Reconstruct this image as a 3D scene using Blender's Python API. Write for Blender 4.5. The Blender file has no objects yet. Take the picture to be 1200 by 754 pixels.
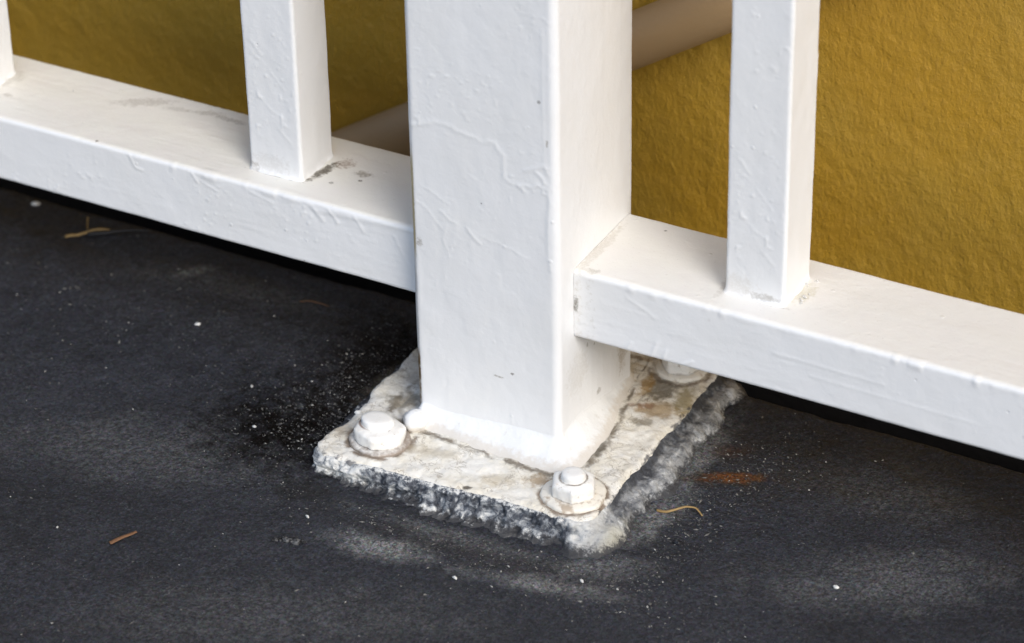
import bpy, math, random
import numpy as np
from mathutils import Vector
R = math.radians
MM = 0.001
random.seed(7); rng = np.random.default_rng(11)
S = bpy.context.scene
COL = S.collection

# ------------------------------------------------------------------ camera
cam_d = bpy.data.cameras.new('camera'); cam = bpy.data.objects.new('camera', cam_d); COL.objects.link(cam)
cam.location = (0.5466, -0.9084, 0.6759)
cam.rotation_euler = (R(57.263), R(0.981), R(28.301))
cam_d.sensor_width = 36; cam_d.lens = 111.5
cam_d.clip_start = 0.01; cam_d.clip_end = 2000
cam_d.dof.use_dof = True; cam_d.dof.focus_distance = 1.245; cam_d.dof.aperture_fstop = 10.0
S.camera = cam

# ------------------------------------------------------------------ light
SUN_EL, SUN_AZ = R(40), R(54)          # azimuth: how far to the right of the view across the railing
sd = Vector((math.sin(SUN_AZ)*math.cos(SUN_EL), -math.cos(SUN_AZ)*math.cos(SUN_EL), math.sin(SUN_EL)))
sun_d = bpy.data.lights.new('sun', 'SUN'); sun = bpy.data.objects.new('sun', sun_d); COL.objects.link(sun)
sun_d.energy = 1.4; sun_d.angle = R(26); sun_d.color = (1.0, 0.99, 0.97)
sun.rotation_euler = sd.to_track_quat('Z', 'Y').to_euler()
W = bpy.data.worlds.new('World'); S.world = W; W.use_nodes = True
wn = W.node_tree.nodes; wl = W.node_tree.links
sky = wn.new('ShaderNodeTexSky'); sky.sky_type = 'NISHITA'; sky.sun_disc = False
sky.sun_elevation = SUN_EL; sky.sun_rotation = math.atan2(sd.x, sd.y)
sky.air_density = 1.0; sky.dust_density = 2.0; sky.ozone_density = 1.0
wn['Background'].inputs['Strength'].default_value = 0.15
wl.new(sky.outputs[0], wn['Background'].inputs['Color'])
S.view_settings.view_transform = 'Standard'; S.view_settings.look = 'None'
S.view_settings.exposure = 0.41; S.view_settings.gamma = 1.0

# ------------------------------------------------------------------ numpy noise
def _h(i, j, k, s):
    n = (i*73856093) ^ (j*19349663) ^ (k*83492791) ^ (s*2654435)
    n = (n ^ (n >> 13)) * 1274126177
    n = n & 0x7fffffff
    n = (n ^ (n >> 16)) & 0xffff
    return n/32767.5 - 1
def noise(x, y, z, s=0):
    x, y, z = np.broadcast_arrays(np.asarray(x, float), np.asarray(y, float), np.asarray(z, float))
    xi, yi, zi = np.floor(x).astype(np.int64), np.floor(y).astype(np.int64), np.floor(z).astype(np.int64)
    u, v, w = x-xi, y-yi, z-zi
    u = u*u*u*(u*(u*6-15)+10); v = v*v*v*(v*(v*6-15)+10); w = w*w*w*(w*(w*6-15)+10)
    r = 0
    for a in (0, 1):
        for b in (0, 1):
            for c in (0, 1):
                r = r + _h(xi+a, yi+b, zi+c, s)*(u if a else 1-u)*(v if b else 1-v)*(w if c else 1-w)
    return r
def fbm(x, y, z, s=0, o=3):
    r = 0; a = 1
    for i in range(o):
        r = r + a*noise(x*2**i, y*2**i, z*2**i, s+i*17); a *= .5
    return r

# ------------------------------------------------------------------ shader expressions
class E:
    """A value in a node tree; Python arithmetic makes Math nodes."""
    T = None
    def __init__(s, sock): s.k = sock
    @staticmethod
    def op(kind, *a):
        n = E.T.nodes.new('ShaderNodeMath'); n.operation = kind
        for i, v in enumerate(a):
            if isinstance(v, E): E.T.links.new(v.k, n.inputs[i])
            else: n.inputs[i].default_value = v
        return E(n.outputs[0])
    def __add__(s, o): return E.op('ADD', s, o)
    __radd__ = __add__
    def __sub__(s, o): return E.op('SUBTRACT', s, o)
    def __rsub__(s, o): return E.op('SUBTRACT', o, s)
    def __mul__(s, o): return E.op('MULTIPLY', s, o)
    __rmul__ = __mul__
    def __truediv__(s, o): return E.op('DIVIDE', s, o)
def emax(a, b): return E.op('MAXIMUM', a, b)
def emin(a, b): return E.op('MINIMUM', a, b)
def eabs(a): return E.op('ABSOLUTE', a)
def step(v, lo, hi, a=0., b=1.):
    n = E.T.nodes.new('ShaderNodeMapRange'); n.interpolation_type = 'SMOOTHSTEP'
    E.T.links.new(v.k, n.inputs[0])
    for i, x in enumerate((lo, hi, a, b)): n.inputs[i+1].default_value = x
    return E(n.outputs[0])
def pos():
    """world position in millimetres -> (vector socket, x, y, z)"""
    g = E.T.nodes.new('ShaderNodeNewGeometry')
    m = E.T.nodes.new('ShaderNodeVectorMath'); m.operation = 'SCALE'; m.inputs[3].default_value = 1000
    E.T.links.new(g.outputs['Position'], m.inputs[0])
    x = E.T.nodes.new('ShaderNodeSeparateXYZ'); E.T.links.new(m.outputs[0], x.inputs[0])
    E.N = g
    return m.outputs[0], E(x.outputs[0]), E(x.outputs[1]), E(x.outputs[2])
def normal_z():
    x = E.T.nodes.new('ShaderNodeSeparateXYZ'); E.T.links.new(E.N.outputs['True Normal'], x.inputs[0]); return E(x.outputs[2])
def mapv(vec, scale=(1, 1, 1), rot=(0, 0, 0)):
    n = E.T.nodes.new('ShaderNodeMapping'); E.T.links.new(vec, n.inputs[0])
    n.inputs['Rotation'].default_value = rot; n.inputs['Scale'].default_value = scale
    return n.outputs[0]
def nz(vec, size, detail=3, rough=.5, dist=0.):
    n = E.T.nodes.new('ShaderNodeTexNoise'); E.T.links.new(vec, n.inputs['Vector'])
    n.inputs['Scale'].default_value = 1/size; n.inputs['Detail'].default_value = detail
    n.inputs['Roughness'].default_value = rough; n.inputs['Distortion'].default_value = dist
    E.L = n
    return E(n.outputs['Fac'])
def nzcol(vec, size, detail=2):
    nz(vec, size, detail); return E.L.outputs['Color']
def voro(vec, size, rnd=1.):
    n = E.T.nodes.new('ShaderNodeTexVoronoi'); E.T.links.new(vec, n.inputs['Vector'])
    n.inputs['Scale'].default_value = 1/size; n.inputs['Randomness'].default_value = rnd
    x = E.T.nodes.new('ShaderNodeSeparateColor'); E.T.links.new(n.outputs['Color'], x.inputs[0])
    return E(n.outputs['Distance'])*size, E(x.outputs[0]), E(x.outputs[1])
def mix(f, a, b, blend='MIX'):
    n = E.T.nodes.new('ShaderNodeMix'); n.data_type = 'RGBA'; n.blend_type = blend; n.clamp_factor = True
    if isinstance(f, E): E.T.links.new(f.k, n.inputs[0])
    else: n.inputs[0].default_value = f
    for i, c in ((6, a), (7, b)):
        if isinstance(c, tuple): n.inputs[i].default_value = (*c, 1) if len(c) == 3 else c
        else: E.T.links.new(c, n.inputs[i])
    return n.outputs[2]
def grey(v):
    n = E.T.nodes.new('ShaderNodeCombineColor')
    for i in range(3): E.T.links.new(v.k, n.inputs[i])
    return n.outputs[0]
def blob(P, c, r, ang=0., wob=None, soft=.5):
    """soft-edged ellipse of stain: c centre and r radii in mm (z None = any height); wob a noise that ragged its edge"""
    _, x, y, z = P
    dx, dy = x-c[0], y-c[1]
    ca, sa = math.cos(ang), math.sin(ang)
    u = (dx*ca+dy*sa)*(1/r[0]); v = (dy*ca-dx*sa)*(1/r[1])
    d = u*u+v*v
    if len(c) > 2:
        w = (z-c[2])*(1/r[2]); d = d+w*w
    d = E.op('SQRT', d)
    if wob is not None: d = d+wob
    return step(d, 1-soft, 1+soft*.6, 1, 0)
def material(name, build, spec=.5):
    m = bpy.data.materials.new(name); m.use_nodes = True; E.T = m.node_tree; E.SPEC = None
    b = m.node_tree.nodes['Principled BSDF']; b.inputs['Specular IOR Level'].default_value = spec
    P = pos()
    col, rough, height, dist = build(P)
    for s, v in (('Base Color', col), ('Roughness', rough)):
        if isinstance(v, E): E.T.links.new(v.k, b.inputs[s])
        elif isinstance(v, (int, float)): b.inputs[s].default_value = v
        elif isinstance(v, tuple): b.inputs[s].default_value = (*v, 1)
        else: E.T.links.new(v, b.inputs[s])
    if E.SPEC is not None: E.T.links.new(E.SPEC.k, b.inputs['Specular IOR Level'])
    if height is not None:
        n = E.T.nodes.new('ShaderNodeBump'); n.inputs['Distance'].default_value = dist*MM
        E.T.links.new(height.k, n.inputs['Height']); E.T.links.new(n.outputs[0], b.inputs['Normal'])
    return m

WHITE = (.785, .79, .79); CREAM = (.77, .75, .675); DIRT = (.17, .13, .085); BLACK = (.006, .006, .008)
NUTS = [(-4.3, -22.5), (81.6, -20.4), (80.5, 79.0)]

def paint(axis, extra=None, cream_above=None, cream=.75):
    """thick brushed white paint; axis = direction of the brush strokes"""
    def build(P):
        v, x, y, z = P
        sc = [1, 1, 1]; sc['xyz'.index(axis)] = .12
        strokes = nz(mapv(v, tuple(sc)), 2.2, 3, .6)
        orange = nz(v, 1.3, 2, .5)
        lumps = nz(v, 5.5, 3, .55, .6)
        d, a, b = voro(v, 9.)
        drop = step(d, .3, 1.1, 1, 0)*step(a, .62, .66)
        pit = step(d, .25, .6, 1, 0)*step(a, .0, .2, 1, 0)
        h = strokes*.05+orange*.16+lumps*.5+drop*.45-pit*.6
        big = nz(v, 38, 3)
        col = mix(step(big, .35, .75, 0, .35), WHITE, (.76, .755, .73))
        grime = step(nz(v, 4.5, 5, .7), .62, .78)
        col = mix(grime*step(big, .42, .62)*.22, col, (.45, .41, .35))
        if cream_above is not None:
            up = step(normal_z(), .55, .9)  # tops tinted cream: settled dust plus warm sunlight put into the colour
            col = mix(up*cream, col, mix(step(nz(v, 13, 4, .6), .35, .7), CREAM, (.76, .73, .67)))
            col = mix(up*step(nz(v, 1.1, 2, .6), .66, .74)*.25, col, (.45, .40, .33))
        d2, a2, b2 = voro(v, 15.)
        col = mix(step(d2, .28, .55, 1, 0)*step(a2, .3, .32, 1, 0)*b2*.8, col, (.16, .15, .15))
        if extra: col = extra(P, col)
        return col, step(lumps, .2, .8, .34, .5), h, .30
    return build

def stains(lst, size=2.2):
    """dirt marks with their own place: (centre, radii, angle, colour, strength)"""
    def f(P, col):
        v = P[0]
        w = (nz(v, size, 4, .65)-.5)*2.6
        g = nz(v, 1.0, 4, .7)
        for c, r, a, k, s in lst:
            col = mix(blob(P, c, r, a, w)*step(g, .3, .6, .35 if s < .95 else .8, 1)*s, col, k)
        return col
    return f
G = (.23, .20, .15); DG = (.10, .085, .06); YB = (.33, .20, .06)
rail_left_stains = stains([((-158, 49), (13, 3.5), .5, G, .38), ((-128, 53), (7, 2), .3, G, .4), ((-116, 52), (8, 1.6), 0, G, .42), ((-142, 50), (6, 2), .2, G, .3),
    ((-59.5, 33, 32), (2.3, 10, 4), -.2, DG, .97), ((-55, 42, 32), (4, 4, 3), 0, (.2, .11, .06), .6),
    ((-44, 38), (4, 2.2), 0, G, .7), ((-42.5, 33), (1.1, .8), 0, DG, .9), ((-51.8, 26), (1, .8), 0, DG, .8),
    ((-213, 28), (2.5, 1.6), 0, G, .4), ((-222, 40), (5, 9), -.3, G, .35), ((-157, 12.5), (.9, .7), 0, DG, .8), ((-75, 21.4, 32), (13, .9, 1.6), 0, DG, .6),
    ((-3, 30), (1.2, 30), 0, (.5, .42, .2), .7)])
rail_right_stains = stains([((151, 37), (4, 7), -.2, (.48, .44, .28), .5), ((84, 55), (.8, .6), 0, DG, .8), ((67, 32), (2.2, 20), 0, (.5, .46, .38), .5),
    ((142, 24.3, 31), (8, .8, 1.4), 0, G, .5), ((72, 15), (3, 2), 0, (.4, .37, .3), .5), ((66, 12.7, 16), (1, 1, 3.5), 0, DG, .7), ((122, 34), (2, 14), 0, G, .35)])
def post_marks(P, col):
    v, x, y, z = P
    w = (nz(v, 1.6, 4, .7)-.5)
    # thin rusty line down the left front edge, where water has run out of the seam
    line = step(x+w*1.0, 1.8, 2.7, 1, 0)*step(y, 2.6, 4.6, 1, 0)
    hi = step(z, 22, 34)*step(z, 66, 80, 1, 0); lo = step(z, -22, -12, 1, 0)
    col = mix(line*hi*.85, col, (.40, .30, .11))
    col = mix(line*emax(lo*step(nz(v, 4, 3), .3, .5, .6, 1), .3)*step(z, 20, 30, 1, .3), col, (.13, .075, .02))
    return stains([((65, 34, -38), (2, 1.6, 1.8), 0, G, .6), ((65, 55, -31), (2, 4, 9), 0, (.30, .22, .12), .55), ((65, 46, -20), (2, .6, 1.2), 0, G, .5),
        ((65, 24, -10), (2, .7, .9), 0, G, .7), ((65, 30, -13), (2, .7, .7), 0, G, .7), ((65, 16, -18), (2, 9, 9), 0, (.55, .52, .46), .35),
        ((44, 0, -16), (.8, 2, .6), 0, DG, .9), ((38, 0, -19), (2.2, 2, .5), .2, G, .6), ((57.8, 0, 109), (.8, 2, .7), 0, DG, .7), ((60.8, 0, 92), (.6, 2, 1.4), 0, G, .6), ((4, 0, 34), (1.2, 2, 2), 0, G, .6)], 1.6)(P, col)
def baluster_marks(P, col):
    return stains([((-78, 22, 37), (10, 3, 4.5), 0, (.45, .42, .38), .3), ((-86, 22, 33), (3, 3, 3), 0, G, .4), ((140, 25, 33), (7, 3, 1.6), 0, G, .5),
                   ((128, 25, 35), (8, 3, 5), 0, (.6, .57, .52), .5)], 1.8)(P, col)

def b_plate(P):
    v, x, y, z = P
    w = nz(v, 3.2, 5, .65); w2 = nz(v, 1.1, 4, .7)
    col = mix(step(nz(v, 11, 4, .6), .35, .68), (.77, .75, .69), (.71, .665, .56))
    vein = step(eabs(nz(v, 5.5, 4, .6, .8)-.5), .0, .035, 1, 0)
    col = mix(vein*step(nz(v, 12, 2), .42, .6)*.6, col, (.24, .19, .13))
    col = mix(step(w2, .60, .74)*.22, col, (.40, .34, .25))
    # grime along the toe of the weld and round the washers
    qx = emax(eabs(x-32.5)-32.5, 0.); qy = emax(eabs(y-32.5)-32.5, 0.)
    rx = 12-10*E.op('POWER', emax((y-8)*(1/57.), 0.), 1.5); ry = 8.5+4*emax(emin(x*(1/65.), 1.), 0.)
    qx = qx/emax(rx, 2.); qy = qy/ry
    ds = E.op('SQRT', qx*qx+qy*qy)
    toe = step(eabs(ds-1.04+(w-.5)*.6), .02, .26, 1, 0)*step(nz(v, 7, 3), .36, .56)
    col = mix(toe*.85, col, (.12, .09, .055))
    for cx, cy in NUTS:
        dd = E.op('SQRT', (x-cx)*(x-cx)+(y-cy)*(y-cy))
        ring = step(eabs(dd-12.9+(w-.5)*4), .3, 2.4, 1, 0)*step(nz(v, 6, 3), .34, .52)
        col = mix(ring*.85, col, (.15, .10, .06))
    wob = (w-.5)*2.4
    for c, r, k, s in [((85, 47), (9, 6), YB, .65), ((80, 61), (7, 9), DG, .75), ((73, 61), (3, 7), YB, .8), ((92, 58), (5, 9), (.30, .24, .10), .7), ((84, 36), (5, 3), G, .7),
                       ((78, 47), (6, 2), (.22, .10, .05), .6), ((66, -18), (6, 4), (.30, .20, .10), .75), ((73, -14), (6, 2), DG, .6), ((42, -35), (2, 1.0), DG, .95), ((-10, 6), (7, 7), G, .75),
                       ((-15, 22), (5, 4), (.42, .36, .28), .5), ((0, -6), (6, 2), DG, .75), ((76.5, 12), (2, 7), DG, .7), ((18, -20), (14, 4), (.42, .36, .26), .5),
                       ((-22, -22), (5, 5), (.30, .24, .17), .5), ((-17, 38), (5, 9), (.5, .46, .38), .5), ((50, -26), (8, 5), (.46, .38, .25), .45)]:
        col = mix(blob(P, c, r, .2, wob)*s, col, k)
    # chipped bare rim
    edge = emin(emin(x+27, 96-x), y+40)
    rim = step(edge+(w-.5)*5, .2, 1.4, 1, 0)*step(nz(v, 4, 2), .42, .55)
    col = mix(rim*.8, col, (.05, .055, .07))
    return col, step(w, .3, .7, .35, .6), w*.7+w2*.2+nz(v, 8, 2)*1.2, .8

def b_weld(P):
    v, x, y, z = P
    w = nz(v, 2.6, 4, .6)
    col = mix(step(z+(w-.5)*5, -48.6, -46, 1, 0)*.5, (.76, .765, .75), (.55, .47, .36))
    col = mix(step(nz(v, 5, 4, .6), .62, .74)*.3, col, (.42, .36, .26))
    # the dark crack where the ball of filler at the corner meets the plate
    col = mix(blob(P, (-3, 1), (7, 9), 0, (w-.5)*2)*step(x, -3.5, 2, .6, 0), col, (.25, .19, .12))
    return col, .36, w*.4+nz(v, .9, 2)*.1, .55

def b_nut(P):
    v, x, y, z = P
    w = nz(v, 2.2, 4, .6)
    col = mix(step(w, .5, .75)*.5, (.80, .785, .74), (.66, .60, .50))
    col = mix(step(nz(v, 3.2, 4, .7), .58, .70)*.55, col, (.27, .20, .14))
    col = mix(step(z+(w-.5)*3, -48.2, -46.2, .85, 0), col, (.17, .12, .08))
    cx, cy = NUTS[1]; d1 = E.op('SQRT', (x-cx)*(x-cx)+(y-cy)*(y-cy))
    col = mix(step(eabs(d1-5.4), .1, .7, 1, 0)*step(z, -42.4, -41.6)*step(w, .35, .55, .3, .9), col, (.16, .13, .10))
    cx, cy = NUTS[0]; d1 = E.op('SQRT', (x-cx+1.8)*(x-cx+1.8)+(y-cy-1.4)*(y-cy-1.4))
    col = mix(step(eabs(d1-7.1), .1, .8, 1, 0)*step(z, -43.6, -42.8)*step(x-y*.3, 4, -2)*.9, col, (.20, .13, .10))
    return col, .36, w*.5+nz(v, .8, 2)*.12, .6
def b_stud(P):
    v, x, y, z = P
    d = [E.op('SQRT', (x-cx)*(x-cx)+(y-cy)*(y-cy)) for cx, cy in NUTS]
    w = nz(v, 1.6, 4, .6)
    col = mix(step(w, .55, .75)*.5, (.80, .79, .75), (.6, .53, .43))
    return col, .36, w*.4, .4
def b_washer(P):
    v, x, y, z = P
    w = nz(v, 2.2, 4, .65)
    col = mix(step(nz(v, 5, 3), .52, .66)*.75, (.76, .72, .63), (.36, .27, .18))
    col = mix(step(w, .62, .74)*.5, col, DG)
    return col, .5, w*.6, .7

def b_pad(P):
    v, x, y, z = P
    a = nz(v, 4.6, 6, .66, .8); b = nz(v, 1.5, 4, .7); c = nz(v, 13, 3)
    right = step(x+(c-.5)*26+(a-.5)*18, 88, 99)
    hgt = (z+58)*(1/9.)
    left = step(x, -26, -22, 1, 0)*step(y, -30, -22)
    white = a*.75+b*.25
    # whitened places
    wob = (c-.5)*1.6
    wh = emax(blob(P, (104, -33), (20, 14), .3, wob), blob(P, (-18, -44), (18, 9), 0, wob)*.7)
    wh = emax(wh, step(x, 99, 104)*.62)
    wh = emax(wh, blob(P, (62, -46), (18, 6), 0, wob)*.4)
    wh = emax(wh, blob(P, (30, -48), (10, 4), 0, wob)*.6)
    lip = step(hgt+(b-.5)*.6, .82, 1.0)*(1-right)
    t = white+.025+wh*.24+lip*.16-left*.12
    col = mix(step(t, .40, .50), (.008, .010, .015), (.055, .062, .075))
    col = mix(step(t, .50, .58), col, (.20, .215, .23))
    col = mix(step(t, .56, .72), col, (.66, .66, .63))
    big = nz(v, 9, 5, .6, .5)
    rt = mix(step(big+(b-.5)*.25+step(x, 96, 99, -.16, .02), .38, .62), (.040, .043, .050), (.24, .245, .245))
    rt = mix(step(big*.7+b*.3, .52, .64)*step(x, 98, 101)*.85, rt, (.58, .58, .56))
    col = mix(right*(1-wh*.5), col, rt)
    # cream and yellowed dust at the outer corner
    col = mix(blob(P, (110, -32), (10, 14), 0, wob)*.45, col, (.42, .38, .24))
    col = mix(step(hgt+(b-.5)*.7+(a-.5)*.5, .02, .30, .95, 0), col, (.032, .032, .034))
    return col, .65, a*1.2+b*.6, .9

def b_floor(P):
    v, x, y, z = P
    big = nz(v, 70, 4, .55); mid = nz(v, 16, 4, .6, .6); fine = nz(v, 1.9, 4, .75); vf = nz(v, .75, 2, .7)
    base = mix(step(big, .3, .7), (.0148, .0160, .0205), (.0220, .0237, .0305))
    base = mix(step(mid, .35, .75)*.55, base, (.029, .0305, .037))
    wob = (mid-.5)*2.2
    wob2 = (nz(v, 6, 4, .65)-.5)*2.4
    # chalk left by dried water
    for c, r, a, s in [((23, -74), (20, 7), .1, .95), ((93, -66), (28, 5.5), .2, .85), ((-57, -10), (3.5, 7), -.6, .8), ((205, -6), (46, 18), .5, .36), ((-90, -60), (60, 22), .3, .24), ((10, -130), (70, 22), .45, .2),
                       ((-150, 62), (9, 3), .9, .5), ((108, -50), (18, 7), .6, .35), ((-130, 60), (50, 9), .1, .18), ((185, 50), (30, 16), .1, .25), ((112, -6), (7, 22), -.1, .8), ((109, 40), (6, 32), 0, .8), ((104, -46), (14, 7), .5, .55), ((50, -54), (40, 5), .05, .4)]:
        base = mix(blob(P, c, r, a, wob, .9)*s*step(fine, .25, .7, .5, 1), base, (.17, .172, .168))
    # oily black stain left of the plate, brown at its far side
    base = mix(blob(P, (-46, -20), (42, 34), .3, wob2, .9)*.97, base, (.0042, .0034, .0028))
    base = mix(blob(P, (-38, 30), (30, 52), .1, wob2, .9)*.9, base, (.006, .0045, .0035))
    base = mix(blob(P, (-20, -56), (16, 7), 0, wob2, .7)*.7, base, (.008, .007, .007))
    base = mix(blob(P, (-32, 24), (4, 18), 0, wob2, .7)*.7, base, (.10, .085, .065))
    base = mix(blob(P, (-225, 70), (40, 22), 0, wob, .9)*.5, base, (.013, .011, .011))
    base = mix(blob(P, (150, 60), (50, 30), 0, wob, .9)*.45, base, (.020, .017, .015))
    # dark worn line round the pad
    base = mix(blob(P, (60, -60), (60, 8), .05, wob2, .8)*.4, base, (.03, .025, .021))
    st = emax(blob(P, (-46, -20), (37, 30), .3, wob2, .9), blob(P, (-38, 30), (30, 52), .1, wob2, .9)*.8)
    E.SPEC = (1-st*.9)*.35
    # rust
    base = mix(blob(P, (124, 28), (20, 5), .49, wob2, .8)*.8, base, (.030, .016, .006))
    base = mix(blob(P, (127, 30), (12, 3.6), .49, wob2, .7)*.8, base, (.115, .038, .006))
    base = mix(blob(P, (118, 46), (9, 4), .5, wob2, .8)*.5, base, (.045, .020, .010))
    # grain
    tint = nzcol(v, 1.2, 2)
    base = mix(1., base, mix(.45, (1., 1., 1.), mix(1., tint, (2., 2., 2.), 'MULTIPLY')), 'MULTIPLY')
    gr = step(fine*.6+vf*.4, .33, .72, .3, 2.0)
    base = mix(1., base, grey(gr), 'MULTIPLY')
    d, a, b = voro(v, 2.6)
    dg, ag, _ = voro(v, 1.7)
    base = mix(step(dg, .2, .8, 1, 0)*step(ag, .3, .9)*.30, base, (.075, .077, .085))
    base = mix(step(d, .12, .42, 1, 0)*step(a, .80, .82)*.45, base, (.14, .14, .135))
    return base, step(mid, .3, .7, .62, .85), fine*.7+vf*.3+nz(v, 5, 3)*.8+mid*1.4-emin(dg, .8)*.45, 1.0
def b_edge(P):
    v = P[0]; a = nz(v, 4, 4)
    return mix(a, (.008, .007, .007), (.02, .018, .017)), .8, a, .5
def b_ground(P):
    v = P[0]; a = nz(v, 300, 5)
    return mix(a, (.10, .095, .08), (.2, .19, .17)), .9, a, 8
def b_wall(P):
    v, x, y, z = P
    big = nz(v, 90, 3)
    col = mix(step(big, .38, .62), (.372, .212, .017), (.356, .216, .024))
    sp = nz(mapv(v, (1, 1, .6), (0, .5, 0)), 2.2, 4, .6)
    col = mix(step(sp, .5, .8)*.25, col, (.40, .23, .04))
    col = mix(step(nz(v, 5, 5, .7), .58, .75)*.18, col, (.22, .125, .02))
    return col, step(sp, .3, .7, .42, .6), sp*.9+nz(v, 1.0, 2)*.25+nz(v, 6, 3)*.6, .8
def b_pipe(P):
    v = P[0]; a = nz(v, 25, 4)
    return mix(a, (.31, .205, .10), (.36, .245, .13)), .6, nz(v, 2, 3), .15
def b_straw(P):
    v = P[0]; a = nz(v, 2.5, 4)
    return mix(a, (.20, .115, .03), (.40, .28, .12)), .6, a, .1
def b_twig(P):
    v = P[0]; a = nz(v, 3, 4)
    return mix(a, (.003, .003, .004), (.012, .012, .016)), .45, a, .2
def b_splinter(P):
    v = P[0]; a = nz(v, 2, 4)
    return mix(a, (.11, .048, .02), (.20, .10, .045)), .7, a, .2
def b_chip(P):
    v = P[0]; a = nz(v, 1.6, 4)
    return mix(a, (.45, .45, .43), (.8, .79, .75)), .6, a, .2
def b_crumb(P):
    v = P[0]; a = nz(v, 2.0, 4, .7)
    return mix(step(a, .42, .62), (.006, .006, .007), (.13, .13, .13)), .8, a, .6
def b_grit(P):
    g = E.N; v = P[0]
    n = E.T.nodes.new('ShaderNodeValToRGB'); E.T.links.new(g.outputs['Random Per Island'], n.inputs[0])
    e = n.color_ramp.elements
    e[0].position = 0; e[0].color = (.05, .05, .05, 1); e[1].position = 1; e[1].color = (.5, .49, .45, 1)
    k = e.new(.55); k.color = (.075, .073, .07, 1); k = e.new(.9); k.color = (.17, .165, .145, 1)
    return n.outputs[0], .7, None, 0

M = {}
M['post'] = material('white_paint_post', paint('z', post_marks))
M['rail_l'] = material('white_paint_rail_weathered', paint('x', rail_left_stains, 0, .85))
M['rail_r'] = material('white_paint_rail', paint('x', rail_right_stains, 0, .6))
M['baluster'] = material('white_paint_baluster', paint('z', baluster_marks))
for k, f in (('plate', b_plate), ('weld', b_weld), ('nut', b_nut), ('stud', b_stud), ('washer', b_washer), ('pad', b_pad), ('wall', b_wall), ('pipe', b_pipe),
             ('straw', b_straw), ('twig', b_twig), ('splinter', b_splinter), ('chip', b_chip), ('crumb', b_crumb), ('grit', b_grit), ('ground', b_ground)):
    M[k] = material(k, f)
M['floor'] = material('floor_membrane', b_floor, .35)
M['edge'] = material('floor_edge', b_edge, .2)

# ------------------------------------------------------------------ object helpers
def link(name, me, mat=None, parent=None, loc=None, smooth=True):
    o = bpy.data.objects.new(name, me); COL.objects.link(o)
    if mat is not None: me.materials.append(mat)
    if smooth: me.polygons.foreach_set('use_smooth', [True]*len(me.polygons))
    if parent is not None: o.parent = parent
    if loc is not None: o.location = Vector(loc)*MM
    return o
def tag(o, label=None, cat=None, group=None, kind=None):
    for k, v in (('label', label), ('category', cat), ('group', group), ('kind', kind)):
        if v: o[k] = v
    return o
def mesh(name, V, F):
    me = bpy.data.meshes.new(name)
    V = np.asarray(V, float)*MM
    me.from_pydata(V.tolist(), [], F if isinstance(F, list) else F.tolist()); me.update()
    return me
def gridfaces(nu, nv, wrap_u=False):
    i = np.arange(nu if wrap_u else nu-1); j = np.arange(nv-1)
    I, J = np.meshgrid(i, j, indexing='ij')
    a = I*nv+J; b = ((I+1) % nu)*nv+J
    return np.stack([a, b, b+1, a+1], -1).reshape(-1, 4)
def rounded_loop(x0, x1, y0, y1, r, step_mm, seg=6, fine=(1, 1, 1, 1)):
    """counter-clockwise rounded rectangle; returns points and outward normals. fine: front, right, back, left sides"""
    pts = []; nor = []
    cs = [((x1-r, y0+r), -90), ((x1-r, y1-r), 0), ((x0+r, y1-r), 90), ((x0+r, y0+r), 180)]
    starts = [(x0+r, y0), (x1, y0+r), (x1-r, y1), (x0, y1-r)]
    ends = [(x1-r, y0), (x1, y1-r), (x0+r, y1), (x0, y0+r)]
    sn = [(0, -1), (1, 0), (0, 1), (-1, 0)]
    for k in range(4):
        s, e = np.array(starts[k]), np.array(ends[k]); n = max(2, int(np.linalg.norm(e-s)/step_mm)) if fine[k] else 3
        for i in range(n):
            pts.append(s+(e-s)*i/n); nor.append(sn[k])
        (cx, cy), a0 = cs[k]
        for i in range(seg):
            a = math.radians(a0+90*i/seg)
            pts.append((cx+r*math.cos(a), cy+r*math.sin(a))); nor.append((math.cos(a), math.sin(a)))
    return np.array(pts, float), np.array(nor, float)
def seg_ridge(u, v, line, width, h):
    """height of a paint ridge that follows a polyline over a flat face"""
    d = np.full(np.shape(u), 1e9)
    for (ax, ay), (bx, by) in zip(line[:-1], line[1:]):
        L = (bx-ax)**2+(by-ay)**2+1e-9
        t = np.clip(((u-ax)*(bx-ax)+(v-ay)*(by-ay))/L, 0, 1)
        d = np.minimum(d, np.hypot(u-ax-t*(bx-ax), v-ay-t*(by-ay)))
    return h*np.exp(-(d/width)**2)

# ------------------------------------------------------------------ setting
def axis_samples(lo, hi, flo, fhi, s, grow=1.35):
    f = list(np.arange(flo, fhi+.001, s))
    a = []; st = s; p = flo
    while p > lo: st *= grow; p -= st; a.append(max(p, lo))
    b = []; st = s; p = f[-1]
    while p < hi: st *= grow; p += st; b.append(min(p, hi))
    return np.array(a[::-1]+f+b)
EDGE = 87.
def floor_height(x, y):
    f = np.exp(-np.maximum(0, (np.hypot(x, y+40)-330)/150.))
    h = -58+f*(.8*fbm(x/45., y/45., 0, 3, 2)+.35*fbm(x/9., y/9., 0, 9, 3)+.12*noise(x/2.2, y/2.2, 0, 21))
    return h-.0012*np.maximum(0, (y-EDGE+6))**3*8
xs = axis_samples(-3500, 3500, -330, 275, 1.5); ys = axis_samples(-3500, -200, -200, EDGE, 1.5)
ys = ys[ys <= EDGE]; ys = np.append(ys[ys < EDGE-.2], [EDGE-.2])
X, Y = np.meshgrid(xs, ys, indexing='ij'); Z = floor_height(X, Y)
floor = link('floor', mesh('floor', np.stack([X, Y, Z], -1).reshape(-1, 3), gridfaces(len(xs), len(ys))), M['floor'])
tag(floor, kind='structure')
slab_v = []
for x in (-3500, 3500):
    for y in (-3500, EDGE-.2):
        slab_v += [(x, y, -62), (x, y, -240)]
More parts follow.
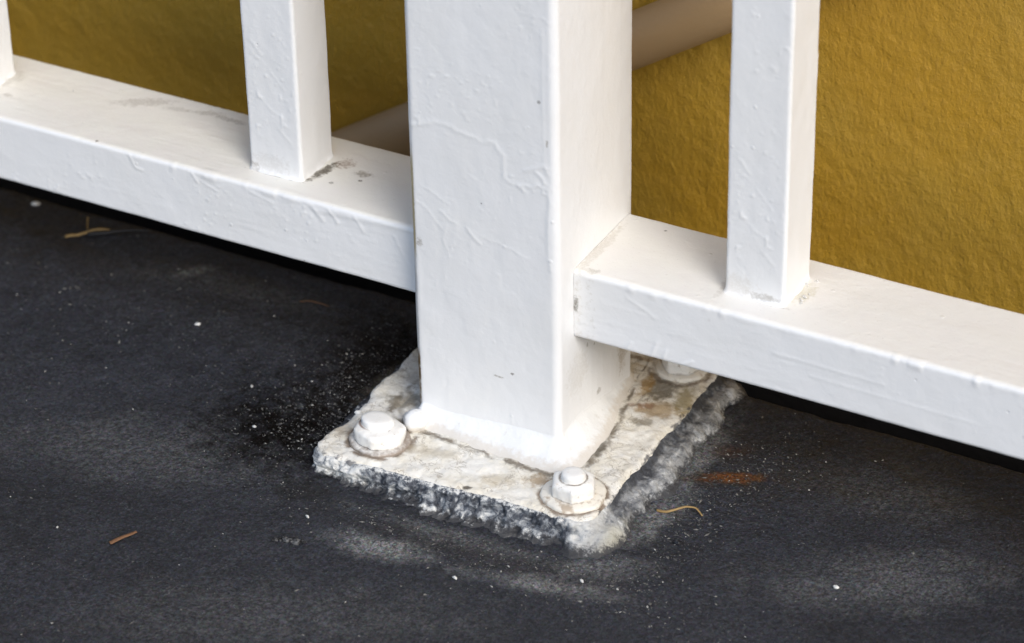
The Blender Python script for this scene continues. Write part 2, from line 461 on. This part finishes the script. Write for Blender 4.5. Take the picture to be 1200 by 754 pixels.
slab = link('floor_slab', mesh('floor_slab', slab_v, [[1, 3, 7, 5], [0, 2, 3, 1], [2, 6, 7, 3], [6, 4, 5, 7], [4, 0, 1, 5], [0, 4, 6, 2]]), M['edge'], smooth=False)
tag(slab, kind='structure')
gv = [(-2e5, -2e5, -2900), (2e5, -2e5, -2900), (2e5, 2e5, -2900), (-2e5, 2e5, -2900)]
tag(link('ground', mesh('ground', gv, [[0, 1, 2, 3]]), M['ground'], smooth=False), kind='structure')

WALL = 150.
xs = axis_samples(-3500, 3500, -350, 230, 1.3, 1.5); zs = axis_samples(-2950, 2400, -75, 140, 1.3, 1.5)
X, Z = np.meshgrid(xs, zs, indexing='ij')
u = X*.88-Z*.47; w = X*.47+Z*.88
H = .75*fbm(X/9.+.3*noise(X/14, 0, Z/14, 2), u/40., w/9., 31, 3)+.5*np.abs(fbm(u/5., 0, w/9., 44, 2))
V = np.stack([X, WALL-H*.34, Z], -1).reshape(-1, 3)
F = gridfaces(len(xs), len(zs)); n0 = len(V)
V = np.concatenate([V, [(-3500, WALL, -2950), (3500, WALL, -2950), (3500, WALL, 2400), (-3500, WALL, 2400), (-3500, WALL+220, -2950), (3500, WALL+220, -2950), (3500, WALL+220, 2400), (-3500, WALL+220, 2400)]])
F = F.tolist()+[[n0+4, n0+7, n0+6, n0+5], [n0, n0+4, n0+5, n0+1], [n0+1, n0+5, n0+6, n0+2], [n0+2, n0+6, n0+7, n0+3], [n0+3, n0+7, n0+4, n0]]
wall = link('stucco_wall', mesh('stucco_wall', V, F), M['wall'])
fl = []  # black strip added low on the wall for the shade in the gap
for y in (WALL-5, WALL+3):
    fl += [(-3500, y, -600), (3500, y, -600), (3500, y, -62), (-3500, y, -62)]
fl = link('gap_shade_strip', mesh('gap_shade_strip', fl, [[0, 1, 2, 3], [3, 2, 6, 7], [4, 7, 6, 5]]), M['edge'], wall, smooth=False)
tag(wall, 'golden tan stucco wall behind the white railing', 'wall')

def tube(name, pts, radii, mat, seg=10, jitter=0., parent=None, flat=1.):
    pts = [Vector(p) for p in pts]; V = []; F = []
    up = Vector((0, 0, 1))
    for i, p in enumerate(pts):
        t = (pts[min(i+1, len(pts)-1)]-pts[max(i-1, 0)]).normalized()
        s = t.cross(up)
        s = s.normalized() if s.length > 1e-4 else Vector((1, 0, 0))
        q = s.cross(t)
        for k in range(seg):
            a = 2*math.pi*k/seg; r = radii[i]*(1+jitter*rng.normal())
            V.append(p+(s*math.cos(a)+q*math.sin(a)*flat)*r)
    for i in range(len(pts)-1):
        for k in range(seg):
            a = i*seg+k; b = i*seg+(k+1) % seg
            F.append([a, b, b+seg, a+seg])
    F.append(list(range(seg))[::-1]); F.append([(len(pts)-1)*seg+k for k in range(seg)])
    return link(name, mesh(name, V, F), mat, parent)
# the pipe that slants up the wall behind the post
pa, pb = Vector((-700, 138, -399.4)), Vector((700, 138, 489.6))
pp = [pa.lerp(pb, .385+.615*i/60) for i in range(61)]
for k in range(1, 9):                                               # its foot turns into the wall
    q = pp[0].copy(); pp.insert(0, Vector((q.x-2.2*math.cos(k*.19), q.y+5.5*math.sin(k*.19), q.z-1.4*math.cos(k*.19))))
pipe = tube('pipe', pp, [11.6]*len(pp), M['pipe'], 28)
tag(pipe, 'blurred tan pipe slanting up in front of the wall behind the post', 'pipe')

# ------------------------------------------------------------------ railing
rail = bpy.data.objects.new('railing', None); COL.objects.link(rail); rail.location = (0.0325, 0.0325, -0.049)
rail.empty_display_size = .02
tag(rail, 'white painted metal railing with square post on a bolted base plate', 'railing')
bpy.context.view_layer.update()
def part(name, me, mat, parent=rail, smooth=True, loc=None):
    o = link(name, me, mat, None, None, smooth)
    o.parent = parent; o.matrix_parent_inverse = parent.matrix_world.inverted()
    if loc is not None: o.location = Vector(loc)*MM
    bpy.context.view_layer.update()
    return o

# post
post_lines = [([(1.1, 85.8), (9.5, 88.6), (17.2, 90.2), (23.9, 87.4), (30.8, 86.3), (38.3, 86.2), (42.2, 81.7), (42.3, 72.8), (48.8, 70.7), (51.5, 68.2)], .9, .32),
    ([(51, 77.8), (55.8, 81.1), (59.8, 82.1), (61.1, 78.3)], .8, .4), ([(48.8, 70.3), (55.6, 72.5), (61, 72.8), (61.6, 66), (60.8, 54.6), (60.9, 42), (61.9, 36.6)], .8, .4),
    ([(7, 59.3), (18.1, 54.5)], .45, .3), ([(5.4, 52.5), (14.9, 42.2)], .5, .25), ([(13.7, 50.5), (20.6, 46.6)], .5, .35), ([(25.5, 46.5), (31.6, 40.3)], .5, .45),
    ([(31.7, 43.9), (41.4, 42.3), (52.4, 39.6)], .5, .22), ([(16.3, 44), (14.7, 37.9), (17.3, 31.4)], .5, .25), ([(55.7, 79), (59.7, 75.2)], .6, .5), ([(59.5, 140), (59.2, 110), (59.8, 84)], .6, .2)]
P2, N2 = rounded_loop(0, 65, 0, 65, 3.2, .6, 8, (1, 1, 0, 0))
zs = np.concatenate([np.arange(-49.5, 160, .6), [165, 180, 220, 300, 500, 900]])
px, pz = P2[:, 0][:, None], zs[None, :]; py = P2[:, 1][:, None]
front = np.clip(-N2[:, 1], 0, 1)[:, None]**2; side = np.clip(N2[:, 0], 0, 1)[:, None]**2
D = .06*fbm(px/7., py/7., pz/11., 5, 3)+.16*fbm(px/24., py/24., pz/40., 8, 2)
fr = 0
for ln, wd, h in post_lines: fr = fr+seg_ridge(px, pz+.8*noise(px/3., 0, pz/3., 4), ln, wd, h)
lay = np.clip((noise(px/9., 3, pz/9., 61)-.18)*3, 0, 1)*.12          # flaked layers of older paint
below = 1/(1+np.exp((pz-60)/8.))
pim = np.clip(noise(px/1.4, py/1.4, pz/1.4, 71)-.62, 0, 1)*.5
D = D+front*(.45*fr+lay*.6*below)+pim*np.clip(noise(px/18., py/18, pz/18., 73)+.25, 0, 1)
D = D+side*.05*np.clip(noise(py/2.5, 0, pz/12., 81)-.1, 0, 1)
D = D*(pz < 163)
V = np.stack([px+N2[:, :1]*D, py+N2[:, 1:]*D, pz+0*D], -1).reshape(-1, 3)
F = gridfaces(len(P2), len(zs), True).tolist(); nzs = len(zs)
F.append([i*nzs+nzs-1 for i in range(len(P2))])
post = part('post', mesh('post', V, F), M['post'])

# weld fillet
def weld_r(px, py, nx, ny):
    side = 12-10*np.clip((py-8)/57., 0, 1)**1.5; fr = 8.5+4*np.clip(px/65., 0, 1)
    r = fr*np.clip(-ny, 0, 1)**2+side*np.clip(nx, 0, 1)**2+4*np.clip(ny, 0, 1)**2+2.2*np.clip(-nx, 0, 1)**2
    return np.maximum(r, 2.2)
P3, N3 = rounded_loop(0, 65, 0, 65, 3.2, .7, 10)
T = np.linspace(0, 1, 16)
cor = np.exp(-((P3[:, 0]-1.5)**2+(P3[:, 1]-1.0)**2)/30.)
rr = weld_r(P3[:, 0], P3[:, 1], N3[:, 0], N3[:, 1])+.45*fbm(P3[:, 0]/14., P3[:, 1]/14., 0, 91, 2)
hz = rr[:, None]*.95*(1-T[None, :]); pw = 1.75+.3*noise(P3[:, 0]/16., P3[:, 1]/16., 4, 95)[:, None]
out = rr[:, None]*T[None, :]**pw-.3
nn = .13*fbm(P3[:, 0][:, None]/5.5, P3[:, 1][:, None]/5.5, hz/5.5, 97, 3)*np.sin(math.pi*T)[None, :]*1.2
V = np.stack([P3[:, :1]+N3[:, :1]*(out+nn), P3[:, 1:]+N3[:, 1:]*(out+nn), -49.6+hz+nn*.6], -1).reshape(-1, 3)
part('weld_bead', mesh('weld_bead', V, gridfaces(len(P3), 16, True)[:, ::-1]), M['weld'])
# round ball of filler on the left front corner
def ball(cx, cy, cz, rx, ry, rz, seed, amp=.08, nu=40, nv=24):
    u = np.linspace(0, 2*math.pi, nu, endpoint=False)[:, None]; v = np.linspace(0.001, math.pi-.001, nv)[None, :]
    x, y, z = np.cos(u)*np.sin(v), np.sin(u)*np.sin(v), np.cos(v)+0*u
    k = 1+amp*fbm(x*1.6+seed, y*1.6, z*1.6, seed, 3)
    return np.stack([cx+rx*x*k, cy+ry*y*k, cz+rz*z*k], -1).reshape(-1, 3), gridfaces(nu, nv, True)[:, ::-1]
V, F = ball(3.0, -7.0, -46.8, 5.2, 4.8, 4.8, 3, .1)
part('filler_lump', mesh('filler_lump', V, F), M['weld'])

# base plate: a polar height field inside a worn rounded outline
PX0, PX1, PY0, PY1 = -26., 95.5, -38.5, 87.
def front_skew(x, w): return w*(-2.4+.055*(x+26))
def plate_outline(r=7):
    P, N = rounded_loop(PX0, PX1, PY0, PY1, r, .6, 14)
    d = .8*fbm(P[:, 0]/14., P[:, 1]/14., 0, 201, 2)+.28*fbm(P[:, 0]/2.5, P[:, 1]/2.5, 0, 205, 3)
    cornr = np.exp(-((P[:, 0]-97)**2+(P[:, 1]+40)**2)/80.)
    d = d*(1-.5*cornr)-1.2*np.clip(-N[:, 0], 0, 1)*np.clip(noise(P[:, 1]/13., 0, 0, 207)+.2, 0, 1)*2
    P = P+N*d[:, None]; w = np.clip((10-P[:, 1])/40, 0, 1)
    P[:, 1] += front_skew(P[:, 0], w)
    return P, N
PO, PN = plate_outline()
cen = np.array([(PX0+PX1)/2, (PY0+PY1)/2])
ts = np.concatenate([np.linspace(.25, .93, 90), np.linspace(.94, 1, 10)])
V = cen[None, None]+(PO[:, None]-cen)*ts[None, :, None]
vx, vy = V[..., 0], V[..., 1]
hz = -49.0+.28*fbm(vx/4.5, vy/4.5, 0, 211, 3)+.30*np.clip(fbm(vx/9., vy/9., 0, 214, 2), 0, 2)
qx = np.maximum(np.abs(vx-32.5)-32.5, 0); qy = np.maximum(np.abs(vy-32.5)-32.5, 0)
ds = np.hypot(qx, qy)
hz -= .7*np.exp(-((ds-9.6)/1.1)**2)*np.clip(noise(vx/7, vy/7, 0, 217)+.5, 0, 1)
rimd = (1-ts)[None, :]*60
hz = hz-np.where(rimd < 2.5, ((2.5-rimd)/2.5)**2*.9, 0)
Vt = np.dstack([vx, vy, hz])
lower = Vt[:, -1:, :].copy(); lower[..., 2] = -55.5
Vt = np.concatenate([Vt, lower], 1)
plate = part('base_plate', mesh('base_plate', Vt.reshape(-1, 3), gridfaces(len(PO), Vt.shape[1], True)[:, ::-1]), M['plate'])

# nuts, studs and washers under thick paint
def hexnut(cx, cy, z0, z1, af, soft, tilt, seed, rot):
    nu, nv = 96, 22
    u = np.linspace(0, 2*math.pi, nu, endpoint=False)
    k = (u+rot) % (math.pi/3)-math.pi/6
    rh = af/2/np.cos(k)
    rad = rh*(1-soft)+(af/2*1.06)*soft
    prof = [(1.0, 0), (1.01, .12), (1.0, .3), (1.0, .5), (1.0, .68), (.985, .8), (.95, .89), (.88, .96), (.78, 1.0), (.66, 1.02), (.5, 1.03), (.2, 1.03), (.01, 1.03)]
    V = []
    for f, h in prof:
        rr2 = rad*(1-(1-f))*1.0
        if f < .9: rr2 = rad*f*(.5)+af/2*1.04*f*.5
        V.append(np.stack([rr2*np.cos(u), rr2*np.sin(u), np.full(nu, h*(z1-z0))], -1))
    V = np.stack(V, 1)
    n = 1+.035*fbm(V[..., 0]/4.+seed, V[..., 1]/4., V[..., 2]/4., seed, 3)
    V[..., 0] *= n; V[..., 1] *= n; V[..., 2] *= 1+.03*fbm(V[..., 0]/4., V[..., 1]/4., seed, seed+3, 2)
    V[..., 2] += V[..., 0]*tilt[0]+V[..., 1]*tilt[1]
    V += np.array([cx, cy, z0])
    return V.reshape(-1, 3), gridfaces(nu, len(prof), True)
def lathe(cx, cy, z0, prof, tilt, seed, amp=.03, nu=72):
    u = np.linspace(0, 2*math.pi, nu, endpoint=False)[:, None]
    r = np.array([p[0] for p in prof])[None, :]; h = np.array([p[1] for p in prof])[None, :]
    x, y, z = r*np.cos(u), r*np.sin(u), h+0*u
    n = 1+amp*fbm(x/4.+seed, y/4., z/4., seed, 3)
    x, y = x*n, y*n; z = z*(1+amp*noise(x/3., y/3., seed, seed+5))
    z = z+x*tilt[0]+y*tilt[1]
    return np.stack([x+cx, y+cy, z+z0], -1).reshape(-1, 3), gridfaces(nu, len(prof), True)
WASH = [(12.3, -.8), (12.5, .3), (12.3, 1.0), (11.6, 1.5), (9, 1.6), (5, 1.6)]
STUD = [(4.9, -1), (4.85, 1.6), (4.7, 2.3), (4.3, 2.8), (3.4, 3.1), (1.8, 3.2), (.01, 3.2)]
for i, ((cx, cy), tilt, rot, soft, af, hh) in enumerate(zip(NUTS, [(-.06, -.10), (.02, -.03), (0, .0)], [.35, .12, .8], [.6, .25, .4], [19.0, 16.4, 15.5], [5.6, 6.6, 6.6])):
    V, F = lathe(cx, cy, -49.0, [(r*(1.0, 1.02, .86)[i], h) for r, h in WASH], (tilt[0]*.4, tilt[1]*.4), 300+i, .04)
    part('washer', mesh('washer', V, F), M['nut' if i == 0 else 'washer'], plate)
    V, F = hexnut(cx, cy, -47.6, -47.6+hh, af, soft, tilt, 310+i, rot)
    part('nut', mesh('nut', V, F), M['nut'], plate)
    st = [(r*1.34, h*.9) for r, h in STUD] if i == 0 else STUD
    V, F = lathe(cx+(-1.8 if i == 0 else 0), cy+(1.4 if i == 0 else 0), -47.6+hh-.1, st, (tilt[0]*1.5, tilt[1]*1.5), 320+i, .03)
    part('stud', mesh('stud', V, F), M['stud'], plate)

# bottom rails
def make_rail(x0, x1, fx0, fx1, y0, y1, z0, z1, drips, seed, mat):
    P, N = rounded_loop(y0, y1, z0, z1, 2.0, .6, 7, (0, 0, 1, 1))     # (y, z) section: its "back" is the top, its "left" the front
    xs = axis_samples(x0, x1, fx0, fx1, .65, 1.6)
    y, z = P[:, 0][None, :], P[:, 1][None, :]; x = xs[:, None]
    D = .055*fbm(x/8., y/8., z/8., seed, 3)+.22*fbm(x/45., y/25., z/25., seed+5, 2)
    D = D+.05*fbm(x/14., y/1.6, z/1.6, seed+9, 2)*np.clip(noise(x/30., y/12, z/12., seed+11)+.3, 0, 1)
    frontm = np.clip(-N[:, 0], 0, 1)[None, :]**2
    for ln, wd, h in drips: D = D+.5*frontm*seg_ridge(x, z+0*x, ln, wd, h)
    edge = np.exp(-((z-z1+1.8)/1.8)**2)*(y < y0+3)
    D = D+edge*.5*np.clip(noise(x/3.2, 0, 0, seed+21)-.05, 0, 1)*np.clip(noise(x/25., 1, 0, seed+22)+.3, 0, 1)
    pim = np.clip(noise(x/1.5, y/1.5, z/1.5, seed+31)-.6, 0, 1)*.9
    D = D+pim*np.clip(noise(x/20., y/20., z/20., seed+33)+.15, 0, 1)
    ends = np.minimum(1, np.minimum(np.abs(x-x0), np.abs(x-x1))/1.)
    D = D*ends
    V = np.stack([x+0*D, y+N[:, 0][None, :]*D, z+N[:, 1][None, :]*D], -1)
    n = len(P)
    F = gridfaces(len(xs), n).tolist()
    F += [[i*n+n-1, (i+1)*n+n-1, (i+1)*n, i*n] for i in range(len(xs)-1)]
    F += [list(range(n)), [(len(xs)-1)*n+i for i in range(n)][::-1]]
    return mesh('bottom_rail', V.reshape(-1, 3), [f[::-1] for f in F])
dl = [([(-140, 31.4), (-137, 25.3), (-134, 25.1)], .5, .55), ([(-109, 30), (-106.5, 26.3)], .5, .6), ([(-105, 27.6), (-97, 24.5)], .45, .4), ([(-81, 28.7), (-71, 26.3)], .8, .35),
      ([(-52, 29.6), (-47, 24.2)], .9, .5), ([(-50, 28.4), (-35, 29.1), (-21.7, 30), (-6.7, 30.5)], 1.1, .4), ([(-44, 30), (-40, 25)], .6, .5), ([(-32, 30), (-28, 24)], .6, .4), ([(-14, 26), (-6, 10)], .6, .3)]
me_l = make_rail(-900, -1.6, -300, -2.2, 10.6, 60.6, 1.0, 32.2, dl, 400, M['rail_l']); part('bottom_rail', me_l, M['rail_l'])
dr = [([(88, 25), (97, 21), (100, 19)], .6, .3), ([(99, 2), (101, 8)], .7, .5), ([(104, 2), (105, 6)], .6, .5), ([(112, 1.5), (116, 4)], .7, .5), ([(88, 2), (90, 5)], .5, .5), ([(150, 18), (195, 17)], .7, .25), ([(165, 12), (230, 11)], .7, .2)]
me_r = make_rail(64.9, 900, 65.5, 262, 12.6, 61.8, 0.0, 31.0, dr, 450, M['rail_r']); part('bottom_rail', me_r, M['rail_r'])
# old sealant in the joint between the left rail and the post
V = []
for x in (-2.4, .4):
    for y, z in ((13, 1.5), (60, 1.5), (60, 31.4), (13, 31.4)): V.append((x, y, z))
me = mesh('joint_sealant', V, [[0, 1, 2, 3], [7, 6, 5, 4], [0, 4, 5, 1], [1, 5, 6, 2], [2, 6, 7, 3], [3, 7, 4, 0]])
M['seal'] = material('joint_sealant', lambda P: (mix(nz(P[0], 6, 4), (.36, .27, .11), (.62, .55, .38)), .6, nz(P[0], 2, 3), .3))
part('joint_sealant', me, M['seal'], smooth=False)

# balusters: one mesh, three objects
BS = 24.7
P, N = rounded_loop(0, BS, 0, BS, 1.5, .6, 6, (1, 1, 0, 0))
zs = np.concatenate([np.arange(-.6, 125, .7), [130, 150, 200, 400, 860]])
x, y, z = P[:, 0][:, None], P[:, 1][:, None], zs[None, :]
D = .07*fbm(x/6., y/6., z/10., 501, 3)+.14*fbm(x/15., y/15., z/40., 505, 2)+1.1*np.exp(-np.maximum(z+.3, 0)/.9)*(1+.5*noise(x/3., y/3., 0, 507))
D = D+np.clip(noise(x/1.5, y/1.5, z/1.5, 511)-.6, 0, 1)*.8*np.clip(noise(x/12., y/12., z/12., 515)+.3, 0, 1)
for ln, wd, h in [([(4, 60), (9, 54)], .5, .3), ([(12, 48), (19, 40)], .5, .25), ([(6, 36), (11, 30), (18, 27)], .5, .25), ([(15, 22), (20, 17)], .6, .35)]:
    D = D+np.clip(-N[:, 1:], 0, 1)**2*.45*seg_ridge(x+0*z, z+0*x, ln, wd, h)
D = D*(z < 128)
V = np.stack([x+N[:, :1]*D, y+N[:, 1:]*D, z+0*D], -1).reshape(-1, 3)
bme = mesh('baluster', V, gridfaces(len(P), len(zs), True).tolist()+[[i*len(zs)+len(zs)-1 for i in range(len(P))]])
proto = None
for bx, by, bz in ((-87.6, 21.7, 32.2), (123.5, 24.9, 31.0), (-246.9, 21.7, 32.2)):
    if proto is None:
        proto = part('baluster', bme, M['baluster'], loc=(bx, by, bz))
    else:
        o = proto.copy(); COL.objects.link(o); o.location = Vector((bx, by, bz))*MM

# ------------------------------------------------------------------ torn pad round the plate
P, N = rounded_loop(PX0, PX1, PY0, PY1, 7, .45, 18)
nx, ny = N[:, 0], N[:, 1]
wf, wr, wb, wlft = np.clip(-ny, 0, 1), np.clip(nx, 0, 1), np.clip(ny, 0, 1), np.clip(-nx, 0, 1)
tot = wf+wr+wb+wlft
prof_f = np.array([(-6, -49.9), (-2, -49.7), (0, -49.6), (1.0, -50.0), (1.9, -51.2), (2.6, -53), (3.6, -54.8), (5.2, -56.4), (7.5, -57.8), (10, -59.2)])
prof_r = np.array([(-6, -50.3), (-2, -50.1), (0, -50.3), (1.2, -51.4), (2.6, -52.8), (4.4, -53.3), (6.6, -53.2), (9.0, -54.6), (11, -57.0), (13.5, -59.2)])
prof_l = np.array([(-6, -50.2), (-2, -50.2), (0, -50.4), (.5, -51.2), (1, -52.4), (1.6, -54), (2.2, -55.4), (3, -56.8), (4, -58), (6, -59.2)])
def dens(p, n=40):
    t = np.linspace(0, len(p)-1, n); i = np.minimum(t.astype(int), len(p)-2); f = (t-i)[:, None]
    return p[i]*(1-f)+p[i+1]*f
pf, pr_, pl = dens(prof_f), dens(prof_r), dens(prof_l)
prof = (wf[:, None, None]*pf+wr[:, None, None]*pr_+(wb+wlft)[:, None, None]*pl)/tot[:, None, None]
o, z = prof[..., 0], prof[..., 1]
P[:, 1] += front_skew(P[:, 0], np.clip((10-P[:, 1])/40, 0, 1))
x, y = P[:, :1], P[:, 1:]
# the left half of the front is undercut, the right half flares out to the floor
left_f = 1/(1+np.exp((x-27+1.2*noise(x/3., 0, 0, 601))/.7))*wf[:, None]
low = np.clip((-53.5-z)/3., 0, 1)
o = o-left_f*low*(3.2+1.2*noise(x/6., y/6., 0, 603))*np.clip((o+1)/4, 0, 1)
corner = np.exp(-((x-100)**2+(y+42)**2)/160.)
o = o+np.clip(o, 0, 99)*.38*corner+np.clip(o, 0, 99)*.22*fbm(x/12., y/12., 0, 605, 2)
X = x+nx[:, None]*o; Y = y+ny[:, None]*o
amp = np.clip((o+.5)/2.5, 0, 1)
amp = amp*(1-.62*wr[:, None]**2)
d = amp*(1.15*fbm(X/4.2, Y/4.2, z/4.2, 611, 3)+.45*fbm(X/1.3, Y/1.3, z/1.3, 615, 2))
chips = amp*np.clip(noise(X/3.2, Y/3.2, z/3.2, 621)-.25, 0, 1)*2.4
d = d-chips
X, Y = X+nx[:, None]*d*.8, Y+ny[:, None]*d*.8; z = z+d*.75*np.clip((z+59.2)/2., .1, 1)
pad = link('bedding_pad', mesh('bedding_pad', np.stack([X, Y, z], -1).reshape(-1, 3), gridfaces(len(P), 40, True)[:, ::-1]), M['pad'])
tag(pad, 'crumbling black and white bedding pad squeezed out under the base plate', 'pad')

# ------------------------------------------------------------------ litter on the floor
def fz(x, y): return float(floor_height(np.array(x, float), np.array(y, float)))
def curve(pts, n=24):
    p = np.array(pts, float); t = np.linspace(0, len(p)-1, n); out = []
    for q in t:
        i = min(int(q), len(p)-2); f = q-i
        p0, p1, p2, p3 = p[max(i-1, 0)], p[i], p[i+1], p[min(i+2, len(p)-1)]
        out.append(.5*((2*p1)+(-p0+p2)*f+(2*p0-5*p1+4*p2-p3)*f*f+(-p0+3*p1-3*p2+p3)*f**3))
    return out
def stalk(name, pts, r, mat, lift=.0, taper=.5, flat=.8):
    c = curve(pts); n = len(c)
    pts3 = [(q[0], q[1], fz(q[0], q[1])+r*.7+lift+(q[2] if len(q) > 2 else 0)) for q in c]
    return tube(name, pts3, [r*(1-taper*(i/(n-1))**1.5)*(1 if i else .6) for i in range(n)], mat, 8, .05, None, flat)
tag(stalk('straw', [(109.5, -3.9, .2), (114, -3.6, .8), (119, .8, 1.6), (123.5, 2.4, 1.2), (127.3, .2, .2)], .62, M['straw']), 'curled yellow straw lying on the floor right of the base plate', 'straw')
tag(stalk('straw_stub', [(-217.5, 61.5, 0), (-212, 66.5, .4), (-207, 71.5, 1.0), (-202, 74.5, .8)], .75, M['straw'], .2, .25), 'short tan straw stub lying across the dark twig under the left rail', 'straw')
tag(stalk('dry_stem', [(-215.5, 77, 2.5), (-213, 73, 2.2), (-209.5, 68, 2.3)], .35, M['straw'], .8), 'hair thin dry stem crossing the tan straw stub', 'stem')
tag(stalk('twig', [(-209.5, 67.5, 0), (-203, 71.5, .4), (-196, 76.5, .8), (-186, 81.5, .6)], 1.3, M['twig'], 0, .5), 'short black twig ending beneath the left rail', 'twig')
tag(stalk('wood_splinter', [(-69.4, -119.5, 0), (-66.6, -114.5, .3), (-64, -109, .3)], 1.0, M['splinter'], 0, .35, .5), 'reddish brown wood splinter lying alone on the floor at lower left', 'splinter')
tag(stalk('grass_stem', [(-96, 64, .1), (-89, 66, .3), (-82, 66, .1)], .28, M['splinter'], 0, .3), 'hair thin brown stem on the dark floor left of the post', 'stem')

def pebble(x, y, rx, ry, rz, seed, mat, name, ang=0., amp=.35, sink=.35):
    V, F = ball(0, 0, 0, rx, ry, rz, seed, amp, 14, 9)
    c, s = math.cos(ang), math.sin(ang)
    V = np.stack([V[:, 0]*c-V[:, 1]*s+x, V[:, 0]*s+V[:, 1]*c+y, V[:, 2]+fz(x, y)+rz*(1-sink)], -1)
    return link(name, mesh(name, V, F), mat)
for x, y, rx, ry, rz, a, lab in [(-246.7, 79.8, 2.0, 1.1, .9, .4, 'white paint chip below the far left end of the rail'),
        (-124, 26.7, 1.2, .8, .7, .3, 'white chip on the dark floor midway between left edge and post'),
        (191.5, -17.1, 1.2, .9, .7, .2, 'white chip on the grey floor at lower right'),
        (-62, -26.5, .8, .6, .5, .2, 'tiny white chip on the black stain left of the base plate'),
        (-10, -70, 1.0, .5, .5, -.6, 'white sliver on the floor in front of the left bolt'),
        (60.5, -78, 1.2, .6, .5, -.5, 'white sliver among the chalk marks in front of the base plate'),
        (104.5, -58, 1.1, .6, .5, -.6, 'white sliver off the front right corner of the base plate'),
        (-22.5, -9, 1.5, 1.2, 1.0, .6, 'cream paint chip beside the left bolt on the plate edge')]:
    o = pebble(x, y, rx, ry, rz, int(abs(x*7)), M['chip'], 'paint_chip', a)
    if 'cream' in lab: o.location.z = .0075
    tag(o, lab, 'paint chip', 'loose paint chips around the post')
tag(pebble(126.7, -19.9, 1.5, 1.1, .9, 5, M['twig'], 'black_crumb', .5, .6), 'small black crumb on the floor below the curled straw', 'crumb')
# crumbled bit of black membrane in front of the stain
V = []; F = []
for i in range(14):
    t = i/13; cx = -14+t*11; cy = -88.5+t*4.0+rng.normal()*.8; r = .5+rng.random()*.9*(.5+t)
    v, f = ball(cx, cy, fz(cx, cy)+r*.4, r*1.2, r, r*.75, i+40, .4, 10, 7)
    F += (f+len(V)*1).tolist() if len(V) else f.tolist(); V = np.concatenate([V, v]) if len(V) else v
tag(link('crumbled_membrane', mesh('crumbled_membrane', V, F), M['crumb']), 'crumbled black and grey flake on the floor at lower left of the plate', 'flake')

# sand and paint grit: far too many to count
def grit(name, n):
    base = np.array([(1, 0, 0), (-1, 0, 0), (0, 1, 0), (0, -1, 0), (0, 0, 1), (0, 0, -1)], float)
    bf = np.array([(0, 2, 4), (2, 1, 4), (1, 3, 4), (3, 0, 4), (2, 0, 5), (1, 2, 5), (3, 1, 5), (0, 3, 5)])
    pts = []
    def ok(x, y): return -400 < x < 300 and -210 < y < EDGE-2 and not (PX0-5 < x < PX1+11 and PY0-9 < y < PY1+4)
    clusters = [((-42, -8), (20, 22), .17), ((-40, 30), (14, 22), .09), ((60, -62), (55, 8), .13), ((122, 0), (11, 28), .13), ((108, -50), (14, 10), .07), ((-120, 25), (60, 26), .07), ((130, 40), (22, 16), .05)]
    while len(pts) < n:
        q = rng.random(); acc = 0; done = False
        for c, s, w in clusters:
            acc += w
            if q < acc:
                x, y = rng.normal(c, s); done = True; break
        if not done: x, y = rng.uniform(-380, 290), rng.uniform(-200, 84)
        if ok(x, y): pts.append((x, y))
    V = []; F = []
    pts = np.array(pts); zz = floor_height(pts[:, 0], pts[:, 1])
    for i, (x, y) in enumerate(pts):
        s = .12+.12*rng.exponential(); s = min(s, .6)
        a = rng.normal(-.6, .7); c, sn = math.cos(a), math.sin(a)
        v = base*np.array([s*(1.2+rng.random()*.9), s*(.7+.3*rng.random()), s*.6])*(1+.3*rng.normal(size=(6, 1)))
        V.append(np.stack([v[:, 0]*c-v[:, 1]*sn+x, v[:, 0]*sn+v[:, 1]*c+y, v[:, 2]+zz[i]+s*.25], -1)); F.append(bf+6*i)
    return link(name, mesh(name, np.concatenate(V), np.concatenate(F)), M['grit'], smooth=False)
g = grit('grit', 6000)
tag(g, 'pale sand grit and paint dust scattered over the dark floor', 'grit', kind='stuff')
# little crumbs of paint swept against the right baluster
V = []; F = []
for i in range(11):
    r = .25+rng.random()*.35; x = 149.8+rng.normal()*1.2+(rng.random()*3); y = 30+rng.random()*18
    v, f = ball(x, y, 31.2+r*.3, r*1.2, r, r*.7, i+70, .4, 8, 6)
    F += (f+len(V)).tolist() if len(V) else f.tolist(); V = np.concatenate([V, v]) if len(V) else v
tag(link('paint_crumbs', mesh('paint_crumbs', V, F), M['chip']), 'fine cream paint crumbs heaped at the foot of the right baluster', 'crumbs', kind='stuff')
